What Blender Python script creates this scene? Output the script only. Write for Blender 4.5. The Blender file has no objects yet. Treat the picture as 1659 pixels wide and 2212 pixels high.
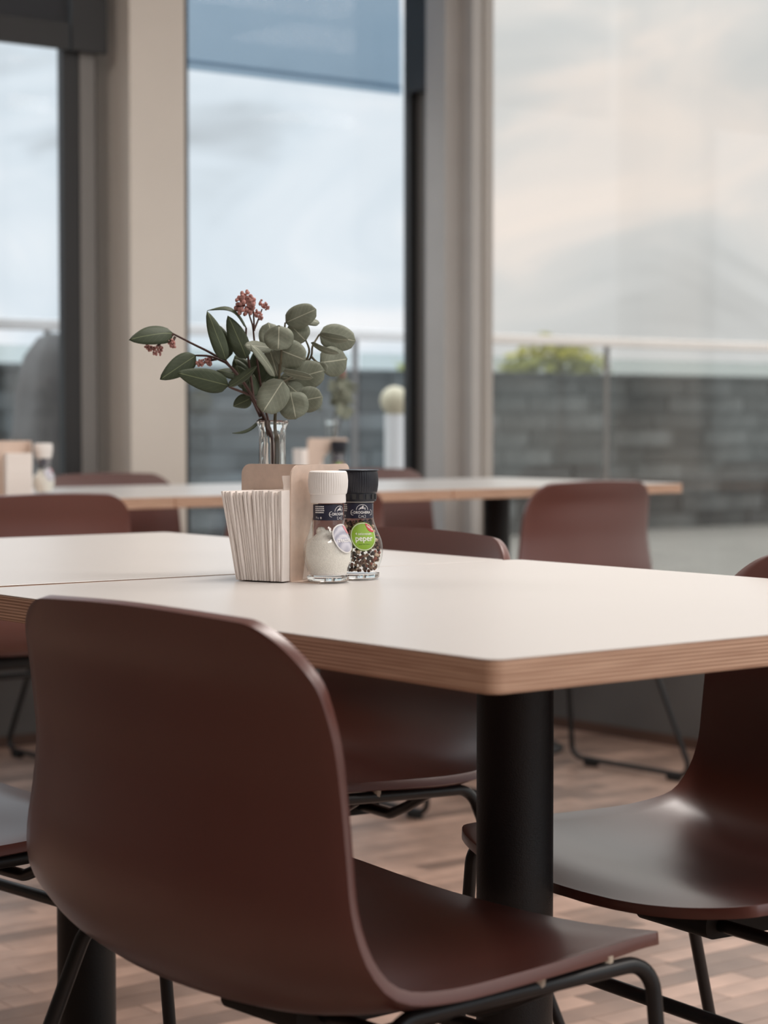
import bpy, bmesh, math, random
from mathutils import Vector, Matrix
random.seed(7)
PI = math.pi
scene = bpy.context.scene
COL = scene.collection
def R(d): return math.radians(d)

# ------------------------------------------------------------------ camera
# world axes: X runs along the long window wall, Y runs towards it, Z up.
CAM = Vector((-1.0454, -1.193, 0.93))
YAW, PITCH = math.atan2(0.6198, 0.7848), R(2.47)
cam_d = bpy.data.cameras.new('camera')
cam = bpy.data.objects.new('camera', cam_d)
COL.objects.link(cam)
cam.location = CAM
cam.rotation_euler = (PI/2 - PITCH, 0, -YAW)
cam_d.sensor_fit = 'HORIZONTAL'
cam_d.sensor_width = 36.0
cam_d.lens = 4633.0/1659.0*36.0
cam_d.clip_start, cam_d.clip_end = 0.05, 400
cam_d.dof.use_dof = True
cam_d.dof.focus_distance = 2.27
cam_d.dof.aperture_fstop = 8.6
scene.camera = cam

# ------------------------------------------------------------------ sky
world = bpy.data.worlds.new('sky'); scene.world = world
world.use_nodes = True
wn, wl = world.node_tree.nodes, world.node_tree.links
wn.clear()
w_out = wn.new('ShaderNodeOutputWorld'); w_bg = wn.new('ShaderNodeBackground')
w_tc = wn.new('ShaderNodeTexCoord'); w_map = wn.new('ShaderNodeMapping')
w_map.inputs['Scale'].default_value = (1.0, 1.0, 2.1)
w_n1 = wn.new('ShaderNodeTexNoise'); w_n1.inputs['Scale'].default_value = 6.5
w_n1.inputs['Detail'].default_value = 4.0; w_n1.inputs['Distortion'].default_value = 0.9
w_r1 = wn.new('ShaderNodeValToRGB')
e = w_r1.color_ramp.elements
e[0].position, e[0].color = 0.30, (0.50, 0.545, 0.575, 1)
e[1].position, e[1].color = 0.70, (0.97, 0.945, 0.93, 1)
for p_, c_ in ((0.43, (0.69, 0.76, 0.81, 1)), (0.53, (0.76, 0.815, 0.855, 1)), (0.60, (0.87, 0.885, 0.90, 1))):
    m_ = e.new(p_); m_.color = c_
w_sep = wn.new('ShaderNodeSeparateXYZ')
w_grad = wn.new('ShaderNodeMapRange')          # overcast sky: brighter overhead
w_grad.inputs['From Min'].default_value = 0.15; w_grad.inputs['From Max'].default_value = 1.0
w_grad.inputs['To Min'].default_value = 1.0; w_grad.inputs['To Max'].default_value = 3.0
wl.new(w_tc.outputs['Generated'], w_map.inputs['Vector'])
wl.new(w_map.outputs['Vector'], w_n1.inputs['Vector'])
wl.new(w_n1.outputs['Fac'], w_r1.inputs['Fac'])
wl.new(w_tc.outputs['Generated'], w_sep.inputs['Vector'])
wl.new(w_sep.outputs['Z'], w_grad.inputs['Value'])
wl.new(w_r1.outputs['Color'], w_bg.inputs['Color'])
wl.new(w_grad.outputs['Result'], w_bg.inputs['Strength'])
wl.new(w_bg.outputs['Background'], w_out.inputs['Surface'])

# ------------------------------------------------------------------ exposure
vs = scene.view_settings
vs.view_transform = 'Standard'; vs.look = 'None'
vs.gamma = 1.0; vs.use_curve_mapping = False
vs.exposure = 0.15
FILL_W = 24.5             # watts of each added fill panel
scene.cycles.use_denoising = True

# ------------------------------------------------------------------ helpers
def tag(o, label=None, cat=None, group=None, kind=None):
    if label: o['label'] = label
    if cat: o['category'] = cat
    if group: o['group'] = group
    if kind: o['kind'] = kind
    return o
def empty(name, loc=(0,0,0), rz=0.0):
    o = bpy.data.objects.new(name, None); COL.objects.link(o)
    o.location = loc; o.rotation_euler = (0, 0, rz); o.empty_display_size = 0.05
    return o
class MB:
    """collects shapes and links them as one mesh object"""
    def __init__(s): s.v, s.f = [], []
    def add(s, vs_, fs):
        b = len(s.v); s.v += [tuple(p) for p in vs_]; s.f += [tuple(i+b for i in q) for q in fs]; return s
    def box(s, x0, x1, y0, y1, z0, z1, M=None):
        p = [Vector(q) for q in ((x0,y0,z0),(x1,y0,z0),(x1,y1,z0),(x0,y1,z0),(x0,y0,z1),(x1,y0,z1),(x1,y1,z1),(x0,y1,z1))]
        if M: p = [M @ q for q in p]
        return s.add(p, [(0,3,2,1),(4,5,6,7),(0,1,5,4),(1,2,6,5),(2,3,7,6),(3,0,4,7)])
    def lathe(s, prof, n=32, c=(0,0,0), rib=None, cap0=True, cap1=True):
        vs_, fs = [], []
        for k, (r, z) in enumerate(prof):
            for i in range(n):
                a = 2*PI*i/n; rr = r + (rib(k, i) if rib else 0)
                vs_.append((c[0]+rr*math.cos(a), c[1]+rr*math.sin(a), c[2]+z))
        for k in range(len(prof)-1):
            for i in range(n):
                j = (i+1) % n
                fs.append((k*n+i, k*n+j, (k+1)*n+j, (k+1)*n+i))
        if cap0: fs.append(tuple(reversed(range(n))))
        if cap1: fs.append(tuple((len(prof)-1)*n+i for i in range(n)))
        return s.add(vs_, fs)
    def tube(s, pts, r, n=10, r2=None):
        pts = [Vector(p) for p in pts]; m = len(pts); vs_, fs = [], []
        t0 = (pts[1]-pts[0]).normalized()
        up = Vector((0,0,1)) if abs(t0.z) < .9 else Vector((1,0,0))
        a = t0.cross(up).normalized()
        for k in range(m):
            t = (pts[min(k+1,m-1)]-pts[max(k-1,0)]).normalized()
            a = (a - t*a.dot(t)).normalized(); b = t.cross(a)
            rr = r if r2 is None else r+(r2-r)*k/(m-1)
            for i in range(n):
                q = 2*PI*i/n
                vs_.append(pts[k] + a*(rr*math.cos(q)) + b*(rr*math.sin(q)))
        for k in range(m-1):
            for i in range(n):
                j = (i+1) % n
                fs.append((k*n+i, k*n+j, (k+1)*n+j, (k+1)*n+i))
        fs.append(tuple(reversed(range(n)))); fs.append(tuple((m-1)*n+i for i in range(n)))
        return s.add(vs_, fs)
    def prism(s, outline, d, M=None):
        """outline in x,z; thickness d along y"""
        n = len(outline)
        p = [Vector((x, -d/2, z)) for x, z in outline] + [Vector((x, d/2, z)) for x, z in outline]
        if M: p = [M @ q for q in p]
        fs = [tuple(range(n)), tuple(reversed(range(n, 2*n)))]
        fs += [(i, i+n, (i+1)%n+n, (i+1)%n) for i in range(n)]
        return s.add(p, fs)
    def ball(s, c, r, seg=8, rings=6, sq=(1,1,1)):
        vs_ = [(c[0], c[1], c[2]-r*sq[2])]; fs = []
        for k in range(1, rings):
            th = PI*k/rings
            for i in range(seg):
                a = 2*PI*i/seg
                vs_.append((c[0]+sq[0]*r*math.sin(th)*math.cos(a), c[1]+sq[1]*r*math.sin(th)*math.sin(a), c[2]-sq[2]*r*math.cos(th)))
        vs_.append((c[0], c[1], c[2]+r*sq[2])); top = len(vs_)-1
        for i in range(seg):
            j = (i+1) % seg
            fs.append((0, 1+j, 1+i))
            for k in range(rings-2):
                b = 1+k*seg
                fs.append((b+i, b+j, b+seg+j, b+seg+i))
            b = 1+(rings-2)*seg
            fs.append((b+i, b+j, top))
        return s.add(vs_, fs)
    def mesh(s, name):
        me = bpy.data.meshes.new(name); me.from_pydata(s.v, [], s.f); me.update()
        bm = bmesh.new(); bm.from_mesh(me); bmesh.ops.recalc_face_normals(bm, faces=bm.faces); bm.to_mesh(me); bm.free()
        return me
    def build(s, name, mat, parent=None, smooth=False, bevel=0, loc=(0,0,0), rz=0.0, seg=2):
        return link(name, s.mesh(name), mat, parent, smooth, bevel, loc, rz, seg)
def smooth_by_angle(me, ang=38):
    bm = bmesh.new(); bm.from_mesh(me)
    for f in bm.faces: f.smooth = True
    for ed in bm.edges:
        if len(ed.link_faces) == 2 and ed.calc_face_angle(0) > R(ang): ed.smooth = False
    bm.to_mesh(me); bm.free()
def link(name, me, mat, parent=None, smooth=False, bevel=0, loc=(0,0,0), rz=0.0, seg=2):
    if mat and not me.materials: me.materials.append(mat)
    if smooth: smooth_by_angle(me)
    o = bpy.data.objects.new(name, me); COL.objects.link(o)
    o.location = loc; o.rotation_euler = (0, 0, rz)
    if parent: o.parent = parent
    if bevel:
        b = o.modifiers.new('bevel', 'BEVEL'); b.width = bevel; b.segments = seg; b.limit_method = 'ANGLE'; b.angle_limit = R(40)
    return o
KIDS = {}
def copy_tree(o, parent=None):
    c = o.copy(); COL.objects.link(c)
    if parent: c.parent = parent
    for k in [q for q in bpy.data.objects if q.parent == o]: copy_tree(k, c)
    return c
def fillet(pts, rads, n=6):
    """polyline with rounded corners"""
    out = [Vector(pts[0])]
    for k in range(1, len(pts)-1):
        p, a, b = Vector(pts[k]), Vector(pts[k-1]), Vector(pts[k+1])
        u, v = (a-p).normalized(), (b-p).normalized()
        ang = u.angle(v); d = min(rads[k]/math.tan(ang/2), (a-p).length*.49, (b-p).length*.49); r = d*math.tan(ang/2)
        c = p + (u+v).normalized()*(r/math.sin(ang/2))
        s, e2 = p+u*d-c, p+v*d-c
        tot = s.angle(e2); ax = s.cross(e2).normalized()
        for i in range(n+1):
            out.append(c + Matrix.Rotation(tot*i/n, 3, ax) @ s)
    out.append(Vector(pts[-1]))
    return out
def rrect(w, h, r, n=6):
    o = []
    for cx, cy, a0 in ((w/2-r, h/2-r, 0), (-w/2+r, h/2-r, 90), (-w/2+r, -h/2+r, 180), (w/2-r, -h/2+r, 270)):
        for i in range(n+1):
            a = R(a0+90*i/n); o.append((cx+r*math.cos(a), cy+r*math.sin(a)))
    return o

# ------------------------------------------------------------------ materials
def mat(name, col, rough=.5, spec=.5, metal=0.0, var=0.0, vscale=8.0, bump=0.0, bscale=200.0, coat=0.0, sheen=0.0, rand=0.0):
    m = bpy.data.materials.new(name); m.use_nodes = True
    nt = m.node_tree; b = nt.nodes['Principled BSDF']
    b.inputs['Base Color'].default_value = (*col, 1); b.inputs['Roughness'].default_value = rough
    b.inputs['Specular IOR Level'].default_value = spec; b.inputs['Metallic'].default_value = metal
    b.inputs['Coat Weight'].default_value = coat; b.inputs['Coat Roughness'].default_value = .30
    b.inputs['Sheen Weight'].default_value = sheen
    tc = nt.nodes.new('ShaderNodeTexCoord')
    if var or rand:
        n = nt.nodes.new('ShaderNodeTexNoise'); n.inputs['Scale'].default_value = vscale; n.inputs['Detail'].default_value = 4
        nt.links.new(tc.outputs['Object'], n.inputs['Vector'])
        mr = nt.nodes.new('ShaderNodeMapRange'); mr.inputs['From Min'].default_value = .3; mr.inputs['From Max'].default_value = .7
        mr.inputs['To Min'].default_value = 1-var; mr.inputs['To Max'].default_value = 1+var
        nt.links.new(n.outputs['Fac'], mr.inputs['Value'])
        val = mr.outputs['Result']
        if rand:
            oi = nt.nodes.new('ShaderNodeObjectInfo'); g = nt.nodes.new('ShaderNodeNewGeometry')
            ad = nt.nodes.new('ShaderNodeMath'); ad.operation = 'ADD'
            nt.links.new(oi.outputs['Random'], ad.inputs[0]); nt.links.new(g.outputs['Random Per Island'], ad.inputs[1])
            fr = nt.nodes.new('ShaderNodeMath'); fr.operation = 'FRACT'; nt.links.new(ad.outputs[0], fr.inputs[0])
            mr2 = nt.nodes.new('ShaderNodeMapRange'); mr2.inputs['To Min'].default_value = 1-rand; mr2.inputs['To Max'].default_value = 1+rand
            nt.links.new(fr.outputs[0], mr2.inputs['Value'])
            mu = nt.nodes.new('ShaderNodeMath'); mu.operation = 'MULTIPLY'
            nt.links.new(val, mu.inputs[0]); nt.links.new(mr2.outputs['Result'], mu.inputs[1]); val = mu.outputs[0]
        mx = nt.nodes.new('ShaderNodeVectorMath'); mx.operation = 'SCALE'; mx.inputs[0].default_value = col
        nt.links.new(val, mx.inputs['Scale']); nt.links.new(mx.outputs['Vector'], b.inputs['Base Color'])
    if bump:
        n2 = nt.nodes.new('ShaderNodeTexNoise'); n2.inputs['Scale'].default_value = bscale; n2.inputs['Detail'].default_value = 2
        nt.links.new(tc.outputs['Object'], n2.inputs['Vector'])
        bp = nt.nodes.new('ShaderNodeBump'); bp.inputs['Strength'].default_value = bump; bp.inputs['Distance'].default_value = .002
        nt.links.new(n2.outputs['Fac'], bp.inputs['Height']); nt.links.new(bp.outputs['Normal'], b.inputs['Normal'])
    return m
def pane_mat(name, tint, f0=.028):
    """thin window glass: lets the view through, mirrors more at grazing angles"""
    m = bpy.data.materials.new(name); m.use_nodes = True; nt = m.node_tree; nt.nodes.clear()
    out = nt.nodes.new('ShaderNodeOutputMaterial'); mix = nt.nodes.new('ShaderNodeMixShader')
    tr = nt.nodes.new('ShaderNodeBsdfTransparent'); gl = nt.nodes.new('ShaderNodeBsdfGlossy')
    gl.inputs['Roughness'].default_value = .0
    nz = nt.nodes.new('ShaderNodeTexNoise'); nz.inputs['Scale'].default_value = .8; tc = nt.nodes.new('ShaderNodeTexCoord')
    nt.links.new(tc.outputs['Object'], nz.inputs['Vector'])
    mr0 = nt.nodes.new('ShaderNodeMapRange'); mr0.inputs['To Min'].default_value = .98; mr0.inputs['To Max'].default_value = 1.0
    nt.links.new(nz.outputs['Fac'], mr0.inputs['Value'])
    sc = nt.nodes.new('ShaderNodeVectorMath'); sc.operation = 'SCALE'; sc.inputs[0].default_value = tint
    nt.links.new(mr0.outputs['Result'], sc.inputs['Scale']); nt.links.new(sc.outputs['Vector'], tr.inputs['Color'])
    lw = nt.nodes.new('ShaderNodeLayerWeight'); lw.inputs['Blend'].default_value = .5
    pw = nt.nodes.new('ShaderNodeMath'); pw.operation = 'POWER'; pw.inputs[1].default_value = 5
    mr = nt.nodes.new('ShaderNodeMapRange'); mr.inputs['To Min'].default_value = f0; mr.inputs['To Max'].default_value = 1
    nt.links.new(lw.outputs['Facing'], pw.inputs[0]); nt.links.new(pw.outputs[0], mr.inputs['Value'])
    nt.links.new(mr.outputs['Result'], mix.inputs['Fac'])
    nt.links.new(tr.outputs[0], mix.inputs[1]); nt.links.new(gl.outputs[0], mix.inputs[2])
    nt.links.new(mix.outputs[0], out.inputs['Surface'])
    return m
def glass_mat(name, col=(1,1,1), rough=0.0):
    m = bpy.data.materials.new(name); m.use_nodes = True
    b = m.node_tree.nodes['Principled BSDF']
    b.inputs['Base Color'].default_value = (*col, 1); b.inputs['Transmission Weight'].default_value = 1
    b.inputs['Roughness'].default_value = rough; b.inputs['IOR'].default_value = 1.46
    return m
def blind_mat(name, col, see):
    m = bpy.data.materials.new(name); m.use_nodes = True; nt = m.node_tree; nt.nodes.clear()
    out = nt.nodes.new('ShaderNodeOutputMaterial'); mix = nt.nodes.new('ShaderNodeMixShader'); add = nt.nodes.new('ShaderNodeMixShader')
    tr = nt.nodes.new('ShaderNodeBsdfTransparent'); tr.inputs['Color'].default_value = (*col, 1)
    tl = nt.nodes.new('ShaderNodeBsdfTranslucent'); tl.inputs['Color'].default_value = (*col, 1)
    df = nt.nodes.new('ShaderNodeBsdfDiffuse'); df.inputs['Color'].default_value = (*[c*.8 for c in col], 1)
    add.inputs['Fac'].default_value = .35
    nt.links.new(tl.outputs[0], add.inputs[1]); nt.links.new(df.outputs[0], add.inputs[2])
    mix.inputs['Fac'].default_value = 1-see
    nt.links.new(tr.outputs[0], mix.inputs[1]); nt.links.new(add.outputs[0], mix.inputs[2]); nt.links.new(mix.outputs[0], out.inputs['Surface'])
    return m
def ply_mat(name):
    m = bpy.data.materials.new(name); m.use_nodes = True; nt = m.node_tree; b = nt.nodes['Principled BSDF']
    tc = nt.nodes.new('ShaderNodeTexCoord'); sp = nt.nodes.new('ShaderNodeSeparateXYZ'); nt.links.new(tc.outputs['Object'], sp.inputs[0])
    mp = nt.nodes.new('ShaderNodeMapping'); mp.inputs['Scale'].default_value = (6, 6, 260); nt.links.new(tc.outputs['Object'], mp.inputs['Vector'])
    n = nt.nodes.new('ShaderNodeTexNoise'); n.inputs['Scale'].default_value = 2.0; n.inputs['Detail'].default_value = 3; nt.links.new(mp.outputs[0], n.inputs['Vector'])
    mu = nt.nodes.new('ShaderNodeMath'); mu.operation = 'MULTIPLY'; mu.inputs[1].default_value = 2*PI/.0031; nt.links.new(sp.outputs['Z'], mu.inputs[0])
    sn = nt.nodes.new('ShaderNodeMath'); sn.operation = 'SINE'; nt.links.new(mu.outputs[0], sn.inputs[0])
    ml = nt.nodes.new('ShaderNodeMath'); ml.operation = 'MULTIPLY_ADD'; ml.inputs[1].default_value = .33; nt.links.new(sn.outputs[0], ml.inputs[0])
    nt.links.new(n.outputs['Fac'], ml.inputs[2])
    r = nt.nodes.new('ShaderNodeValToRGB'); r.color_ramp.elements[0].position = .25; r.color_ramp.elements[1].position = .85
    r.color_ramp.elements[0].color = (.36, .20, .13, 1); r.color_ramp.elements[1].color = (.76, .52, .38, 1)
    nt.links.new(ml.outputs[0], r.inputs['Fac']); nt.links.new(r.outputs['Color'], b.inputs['Base Color'])
    b.inputs['Roughness'].default_value = .5; b.inputs['Specular IOR Level'].default_value = .35
    return m
def leaf_mat(name, base, vein, back):
    m = bpy.data.materials.new(name); m.use_nodes = True; nt = m.node_tree; b = nt.nodes['Principled BSDF']
    uv = nt.nodes.new('ShaderNodeUVMap'); uv.uv_map = 'leaf'; sp = nt.nodes.new('ShaderNodeSeparateXYZ'); nt.links.new(uv.outputs[0], sp.inputs[0])
    def M(op, a, c=None, k=None):
        q = nt.nodes.new('ShaderNodeMath'); q.operation = op
        nt.links.new(a, q.inputs[0])
        if c is not None: nt.links.new(c, q.inputs[1])
        elif k is not None: q.inputs[1].default_value = k
        return q.outputs[0]
    ab = M('ABSOLUTE', M('SUBTRACT', sp.outputs['X'], k=.5))
    mid = M('LESS_THAN', ab, k=.016)
    side = M('SUBTRACT', M('MULTIPLY', sp.outputs['Y'], k=7.0), M('MULTIPLY', ab, k=5.0))
    sv = M('LESS_THAN', M('FRACT', side), k=.07)
    sv = M('MULTIPLY', sv, k=.22)
    fac = M('MAXIMUM', mid, sv)
    tc = nt.nodes.new('ShaderNodeTexCoord'); n = nt.nodes.new('ShaderNodeTexNoise'); n.inputs['Scale'].default_value = 260; n.inputs['Detail'].default_value = 3
    nt.links.new(tc.outputs['Object'], n.inputs['Vector'])
    rm = nt.nodes.new('ShaderNodeMix'); rm.data_type = 'RGBA'; rm.inputs['A'].default_value = (*base, 1); rm.inputs['B'].default_value = (*back, 1)
    nt.links.new(n.outputs['Fac'], rm.inputs['Factor'])
    mx = nt.nodes.new('ShaderNodeMix'); mx.data_type = 'RGBA'; mx.inputs['B'].default_value = (*vein, 1)
    nt.links.new(rm.outputs['Result'], mx.inputs['A']); nt.links.new(fac, mx.inputs['Factor'])
    nt.links.new(mx.outputs['Result'], b.inputs['Base Color'])
    b.inputs['Roughness'].default_value = .6; b.inputs['Specular IOR Level'].default_value = .35
    return m
def stripes_mat(name, ca, cb, freq):
    m = bpy.data.materials.new(name); m.use_nodes = True; nt = m.node_tree; b = nt.nodes['Principled BSDF']
    tc = nt.nodes.new('ShaderNodeTexCoord'); w = nt.nodes.new('ShaderNodeTexWave'); w.inputs['Scale'].default_value = freq; w.inputs['Distortion'].default_value = 1.5
    nt.links.new(tc.outputs['Object'], w.inputs['Vector'])
    r = nt.nodes.new('ShaderNodeValToRGB'); r.color_ramp.elements[0].color = (*ca, 1); r.color_ramp.elements[1].color = (*cb, 1)
    nt.links.new(w.outputs['Fac'], r.inputs['Fac']); nt.links.new(r.outputs['Color'], b.inputs['Base Color']); b.inputs['Roughness'].default_value = .35
    return m
def pepper_mat(name):
    m = mat(name, (.1, .06, .04), rough=.75, spec=.25); nt = m.node_tree
    g = nt.nodes.new('ShaderNodeNewGeometry'); r = nt.nodes.new('ShaderNodeValToRGB'); r.color_ramp.interpolation = 'CONSTANT'
    el = r.color_ramp.elements; el[0].color = (.035, .022, .018, 1); el[1].position = .30; el[1].color = (.11, .055, .035, 1)
    for p, c in ((.48, (.20, .11, .07)), (.62, (.55, .40, .28)), (.80, (.66, .50, .38)), (.90, (.30, .10, .07))):
        e_ = el.new(p); e_.color = (*c, 1)
    nt.links.new(g.outputs['Random Per Island'], r.inputs['Fac']); nt.links.new(r.outputs['Color'], nt.nodes['Principled BSDF'].inputs['Base Color'])
    return m
M_ = dict(
 shell=mat('rust_plastic', (.116, .036, .0275), rough=.36, spec=.65, coat=.5, var=.03, bump=.03, bscale=900),
 tube=mat('black_powder_coat', (.010, .010, .011), rough=.38, var=.05),
 col=mat('black_textured_coat', (.011, .011, .012), rough=.5, var=.05, bump=.25, bscale=700),
 rubber=mat('black_rubber', (.012, .012, .012), rough=.7, var=.05),
 spacer=mat('cream_plastic', (.55, .47, .38), rough=.5, var=.05),
 lam=mat('white_laminate', (.615, .585, .56), rough=.33, spec=.5, var=.012, vscale=3, bump=.02, bscale=1200),
 ply=ply_mat('plywood_edge'),
 kraft=mat('kraft_card', (.70, .55, .46), rough=.55, var=.05, vscale=120, bump=.06, bscale=1500),
 napkin=mat('white_tissue', (.94, .875, .83), rough=.9, spec=.2, var=.03, vscale=60, bump=.12, bscale=900),
 glass=glass_mat('clear_glass', (.985, .995, .985)),
 thin_glass=pane_mat('thin_bottle_glass', (.975, .985, .97), f0=.05),
 white_pl=mat('white_plastic', (.84, .80, .77), rough=.42, var=.01),
 black_pl=mat('navy_black_plastic', (.010, .011, .018), rough=.35, var=.03),
 salt=mat('sea_salt', (.95, .91, .86), rough=.8, var=.06, vscale=500, bump=.5, bscale=900),
 band=mat('navy_paper', (.012, .013, .035), rough=.45, var=.04),
 ink=mat('white_ink', (.85, .83, .82), rough=.5, var=.01),
 green=mat('lime_label', (.25, .43, .035), rough=.45, var=.02),
 dgreen=mat('dark_green_ink', (.05, .12, .02), rough=.5, var=.02),
 red=mat('red_label', (.60, .03, .045), rough=.45, var=.02),
 pink=mat('pink_label', (.75, .28, .32), rough=.45, var=.02),
 lilac=stripes_mat('striped_lilac_sheen', (.34, .34, .43), (.62, .61, .68), 90),  # lilac cast of reflecting glass put into the striped label colour
 pepper=pepper_mat('peppercorn'),
 bark=mat('brown_twig', (.075, .035, .028), rough=.7, var=.2, vscale=150),
 gstem=mat('green_brown_twig', (.10, .085, .05), rough=.7, var=.2, vscale=150),
 bud=mat('dusty_pink_bud', (.47, .235, .21), rough=.75, var=.25, vscale=200, rand=.25),
 leafd=leaf_mat('dark_leaf', (.040, .055, .030), (.16, .19, .10), (.055, .072, .040)),
 leafg=leaf_mat('grey_leaf', (.145, .165, .122), (.46, .47, .37), (.225, .24, .185)),
 plank=mat('oak_strip', (.31, .205, .16), rough=.33, spec=.5, var=.22, vscale=9, rand=.42),
 gap=mat('floor_joint', (.05, .03, .022), rough=.7, var=.1),
 wallp=mat('warm_white_paint', (.34, .31, .29), rough=.8, var=.02),
 column=mat('cream_paint', (.72, .665, .60), rough=.75, var=.015),
 sill=mat('grey_painted_panel', (.135, .13, .125), rough=.6, var=.03),
 ceil=mat('ceiling_paint', (.70, .68, .66), rough=.9, var=.02),
 base=mat('brown_skirting', (.10, .055, .04), rough=.5, var=.1),
 frame_d=mat('anthracite_frame', (.022, .022, .023), rough=.5, var=.05),
 frame_g=mat('grey_aluminium', (.20, .19, .18), rough=.45, var=.03),
 frame_l=mat('light_grey_aluminium', (.48, .46, .44), rough=.45, var=.03),
 pane=pane_mat('clear_pane', (.98, .99, 1.0)),
 pane_w=pane_mat('warm_tinted_pane', (.93, .89, .85), f0=.035),
 blind_b=blind_mat('blue_grey_screen', (.60, .69, .76), .6),
 blind_d=blind_mat('dark_grey_screen', (.16, .16, .165), .12),
 deck=mat('terrace_concrete', (.33, .30, .29), rough=.8, var=.12, vscale=2),
 stone=mat('dark_slate', (.075, .076, .080), rough=.75, var=.5, vscale=3, rand=.65),
 mortar=mat('dark_mortar', (.05, .05, .05), rough=.9, var=.1),
 rail=mat('pale_metal_rail', (.90, .88, .86), rough=.4, var=.02),
 baluster=pane_mat('balustrade_glass', (.86, .90, .89), f0=.06),
 bush=mat('yellow_green_foliage', (.30, .30, .07), rough=.8, var=.3, rand=.3),
 cover=mat('grey_cover_fabric', (.17, .165, .16), rough=.9, var=.15, bump=.2, bscale=60),
 cream=mat('cream_globe', (.70, .62, .44), rough=.4, var=.02),
 wood=mat('light_wood', (.48, .33, .22), rough=.5, var=.1, vscale=20),
 flower=mat('blush_petal', (.60, .30, .27), rough=.8, var=.1),
)

# ------------------------------------------------------------------ the room
WX, WY, CH = 3.379, 4.241, 3.0      # inner faces of the two window walls, ceiling height
X0, Y0 = -6.0, -3.3
def struct(name, mb, m, parent=None, **k):
    o = mb.build(name, m, parent, **k)
    if parent is None: o['kind'] = 'structure'
    return o
floor = struct('floor', MB().box(X0, WX, Y0, WY, -.12, -.0015), M_['gap'])
struct('ceiling', MB().box(X0, WX+.3, Y0, WY+.3, CH, CH+.15), M_['ceil'])
struct('wall_left', MB().box(X0-.2, X0, Y0-.2, WY+.3, -.12, CH), M_['wallp'])
struct('wall_back', MB().box(X0, WX+.3, Y0-.2, Y0, -.12, .3).box(X0, .2, Y0-.2, Y0, .3, CH), M_['wallp'])
# low panelled walls under the glass
SILL = .30
struct('wall_front', MB().box(X0, WX+.22, WY, WY+.22, -.12, SILL), M_['sill'])
struct('wall_right', MB().box(WX, WX+.22, Y0, WY, -.12, SILL), M_['sill'])
struct('baseboard_front', MB().box(X0, WX, WY-.012, WY, 0, .03), M_['base'])
struct('baseboard_right', MB().box(WX-.012, WX, Y0, WY-.012, 0, .03), M_['base'])
# strips of wood in the floor: the ones in view are pieces, the rest is one mesh
PW = .0555
lens = (.26, .33, .41)
pm = []
for L in lens:
    me = MB().box(0, L-.0012, -PW/2+.0007, PW/2-.0007, -.006, 0).mesh('plank'); me.materials.append(M_['plank']); pm.append(me)
fwd = Vector((math.sin(YAW), math.cos(YAW))); rgt = Vector((math.cos(YAW), -math.sin(YAW)))
strips, y = [], Y0
rw = random.Random(3)
while y < WY - PW*.5:
    x = X0 + rw.uniform(-.3, 0)
    while x < WX - .02:
        k = rw.randrange(3); strips.append((x, y+PW/2, k)); x += lens[k]
    y += PW
def seen(s):
    d = Vector((s[0]+lens[s[2]]/2, s[1])) - CAM.xy
    z = d.dot(fwd)
    if z < 2.6: return None
    l = abs(d.dot(rgt))/z
    return z if l < .20 else None
near = sorted([s for s in strips if seen(s) and s[0] >= X0 and s[0]+lens[s[2]] <= WX], key=seen)[:300]
nset = set(near)
for s in near:
    o = bpy.data.objects.new('plank', pm[s[2]]); COL.objects.link(o); o.parent = floor
    o.location = (s[0], s[1], rw.uniform(-.0004, 0))
rest = MB()
for s in strips:
    if s in nset: continue
    a, b = max(s[0], X0), min(s[0]+lens[s[2]]-.0012, WX)
    if b-a > .01: rest.box(a, b, s[1]-PW/2+.0007, s[1]+PW/2-.0007, -.006, -rw.uniform(0, .0004))
tag(rest.build('strip_flooring', M_['plank'], floor), kind='stuff')

# concrete column by the window wall
struct('trim_1', MB().box(2.243, 2.434, 4.155, 4.345, 0, CH), M_['column'], bevel=.004)
FY = WY + .02
def window(n, parts, panem, x0, x1, axis='x', z0=SILL, z1=CH):
    """frame bars and a pane; parts are (name, material, box)"""
    t = empty('window_%d' % n, (0, 0, 0)); t['kind'] = 'structure'
    for nm, m, b in parts: MB().box(*b).build(nm, M_[m], t)
    if axis == 'x': MB().box(x0-.03, x1+.03, WY+.0305, WY+.042, z0+.04, z1-.04).build('pane', M_[panem], t)
    elif axis == 'b': MB().box(x0, x1, Y0-.06, Y0-.05, z0+.04, z1-.04).build('pane', M_[panem], t)
    else: MB().box(WX+.05, WX+.062, x0, x1, z0+.04, z1-.04).build('pane', M_[panem], t)
    return t
W = .06
# window wall along X: the left window, the middle one, and two more further left out of view
def xwin(n, x0, x1, blind):
    return window(n, [('bottom_rail', 'frame_d', (x0, x1, WY, WY+.09, SILL, SILL+.05)),
                      ('top_rail', 'frame_d', (x0, x1, WY, WY+.09, CH-.06, CH)),
                      ('stile', 'frame_d', (x0-.054, x0, WY, WY+.03, SILL, CH)),
                      ('stile', 'frame_d', (x1, x1+.054, WY, WY+.03, SILL, CH))], 'pane', x0, x1)
xwin(1, .40, 2.072, None)
xwin(2, 2.50, 3.352, None)
struct('trim_2', MB().box(2.126, 2.176, WY-.004, WY+.10, 0, CH).box(2.176, 2.446, 4.346, WY+.13, 0, CH), M_['frame_g'])
struct('trim_3', MB().box(X0, .345, WY, WY+.2, SILL, CH), M_['wallp'])
# black housings of the blinds beside the left and the middle window
struct('trim_4', MB().box(2.084, 2.200, WY-.035, WY-.0105, 1.985, CH), M_['frame_d'])
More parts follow.
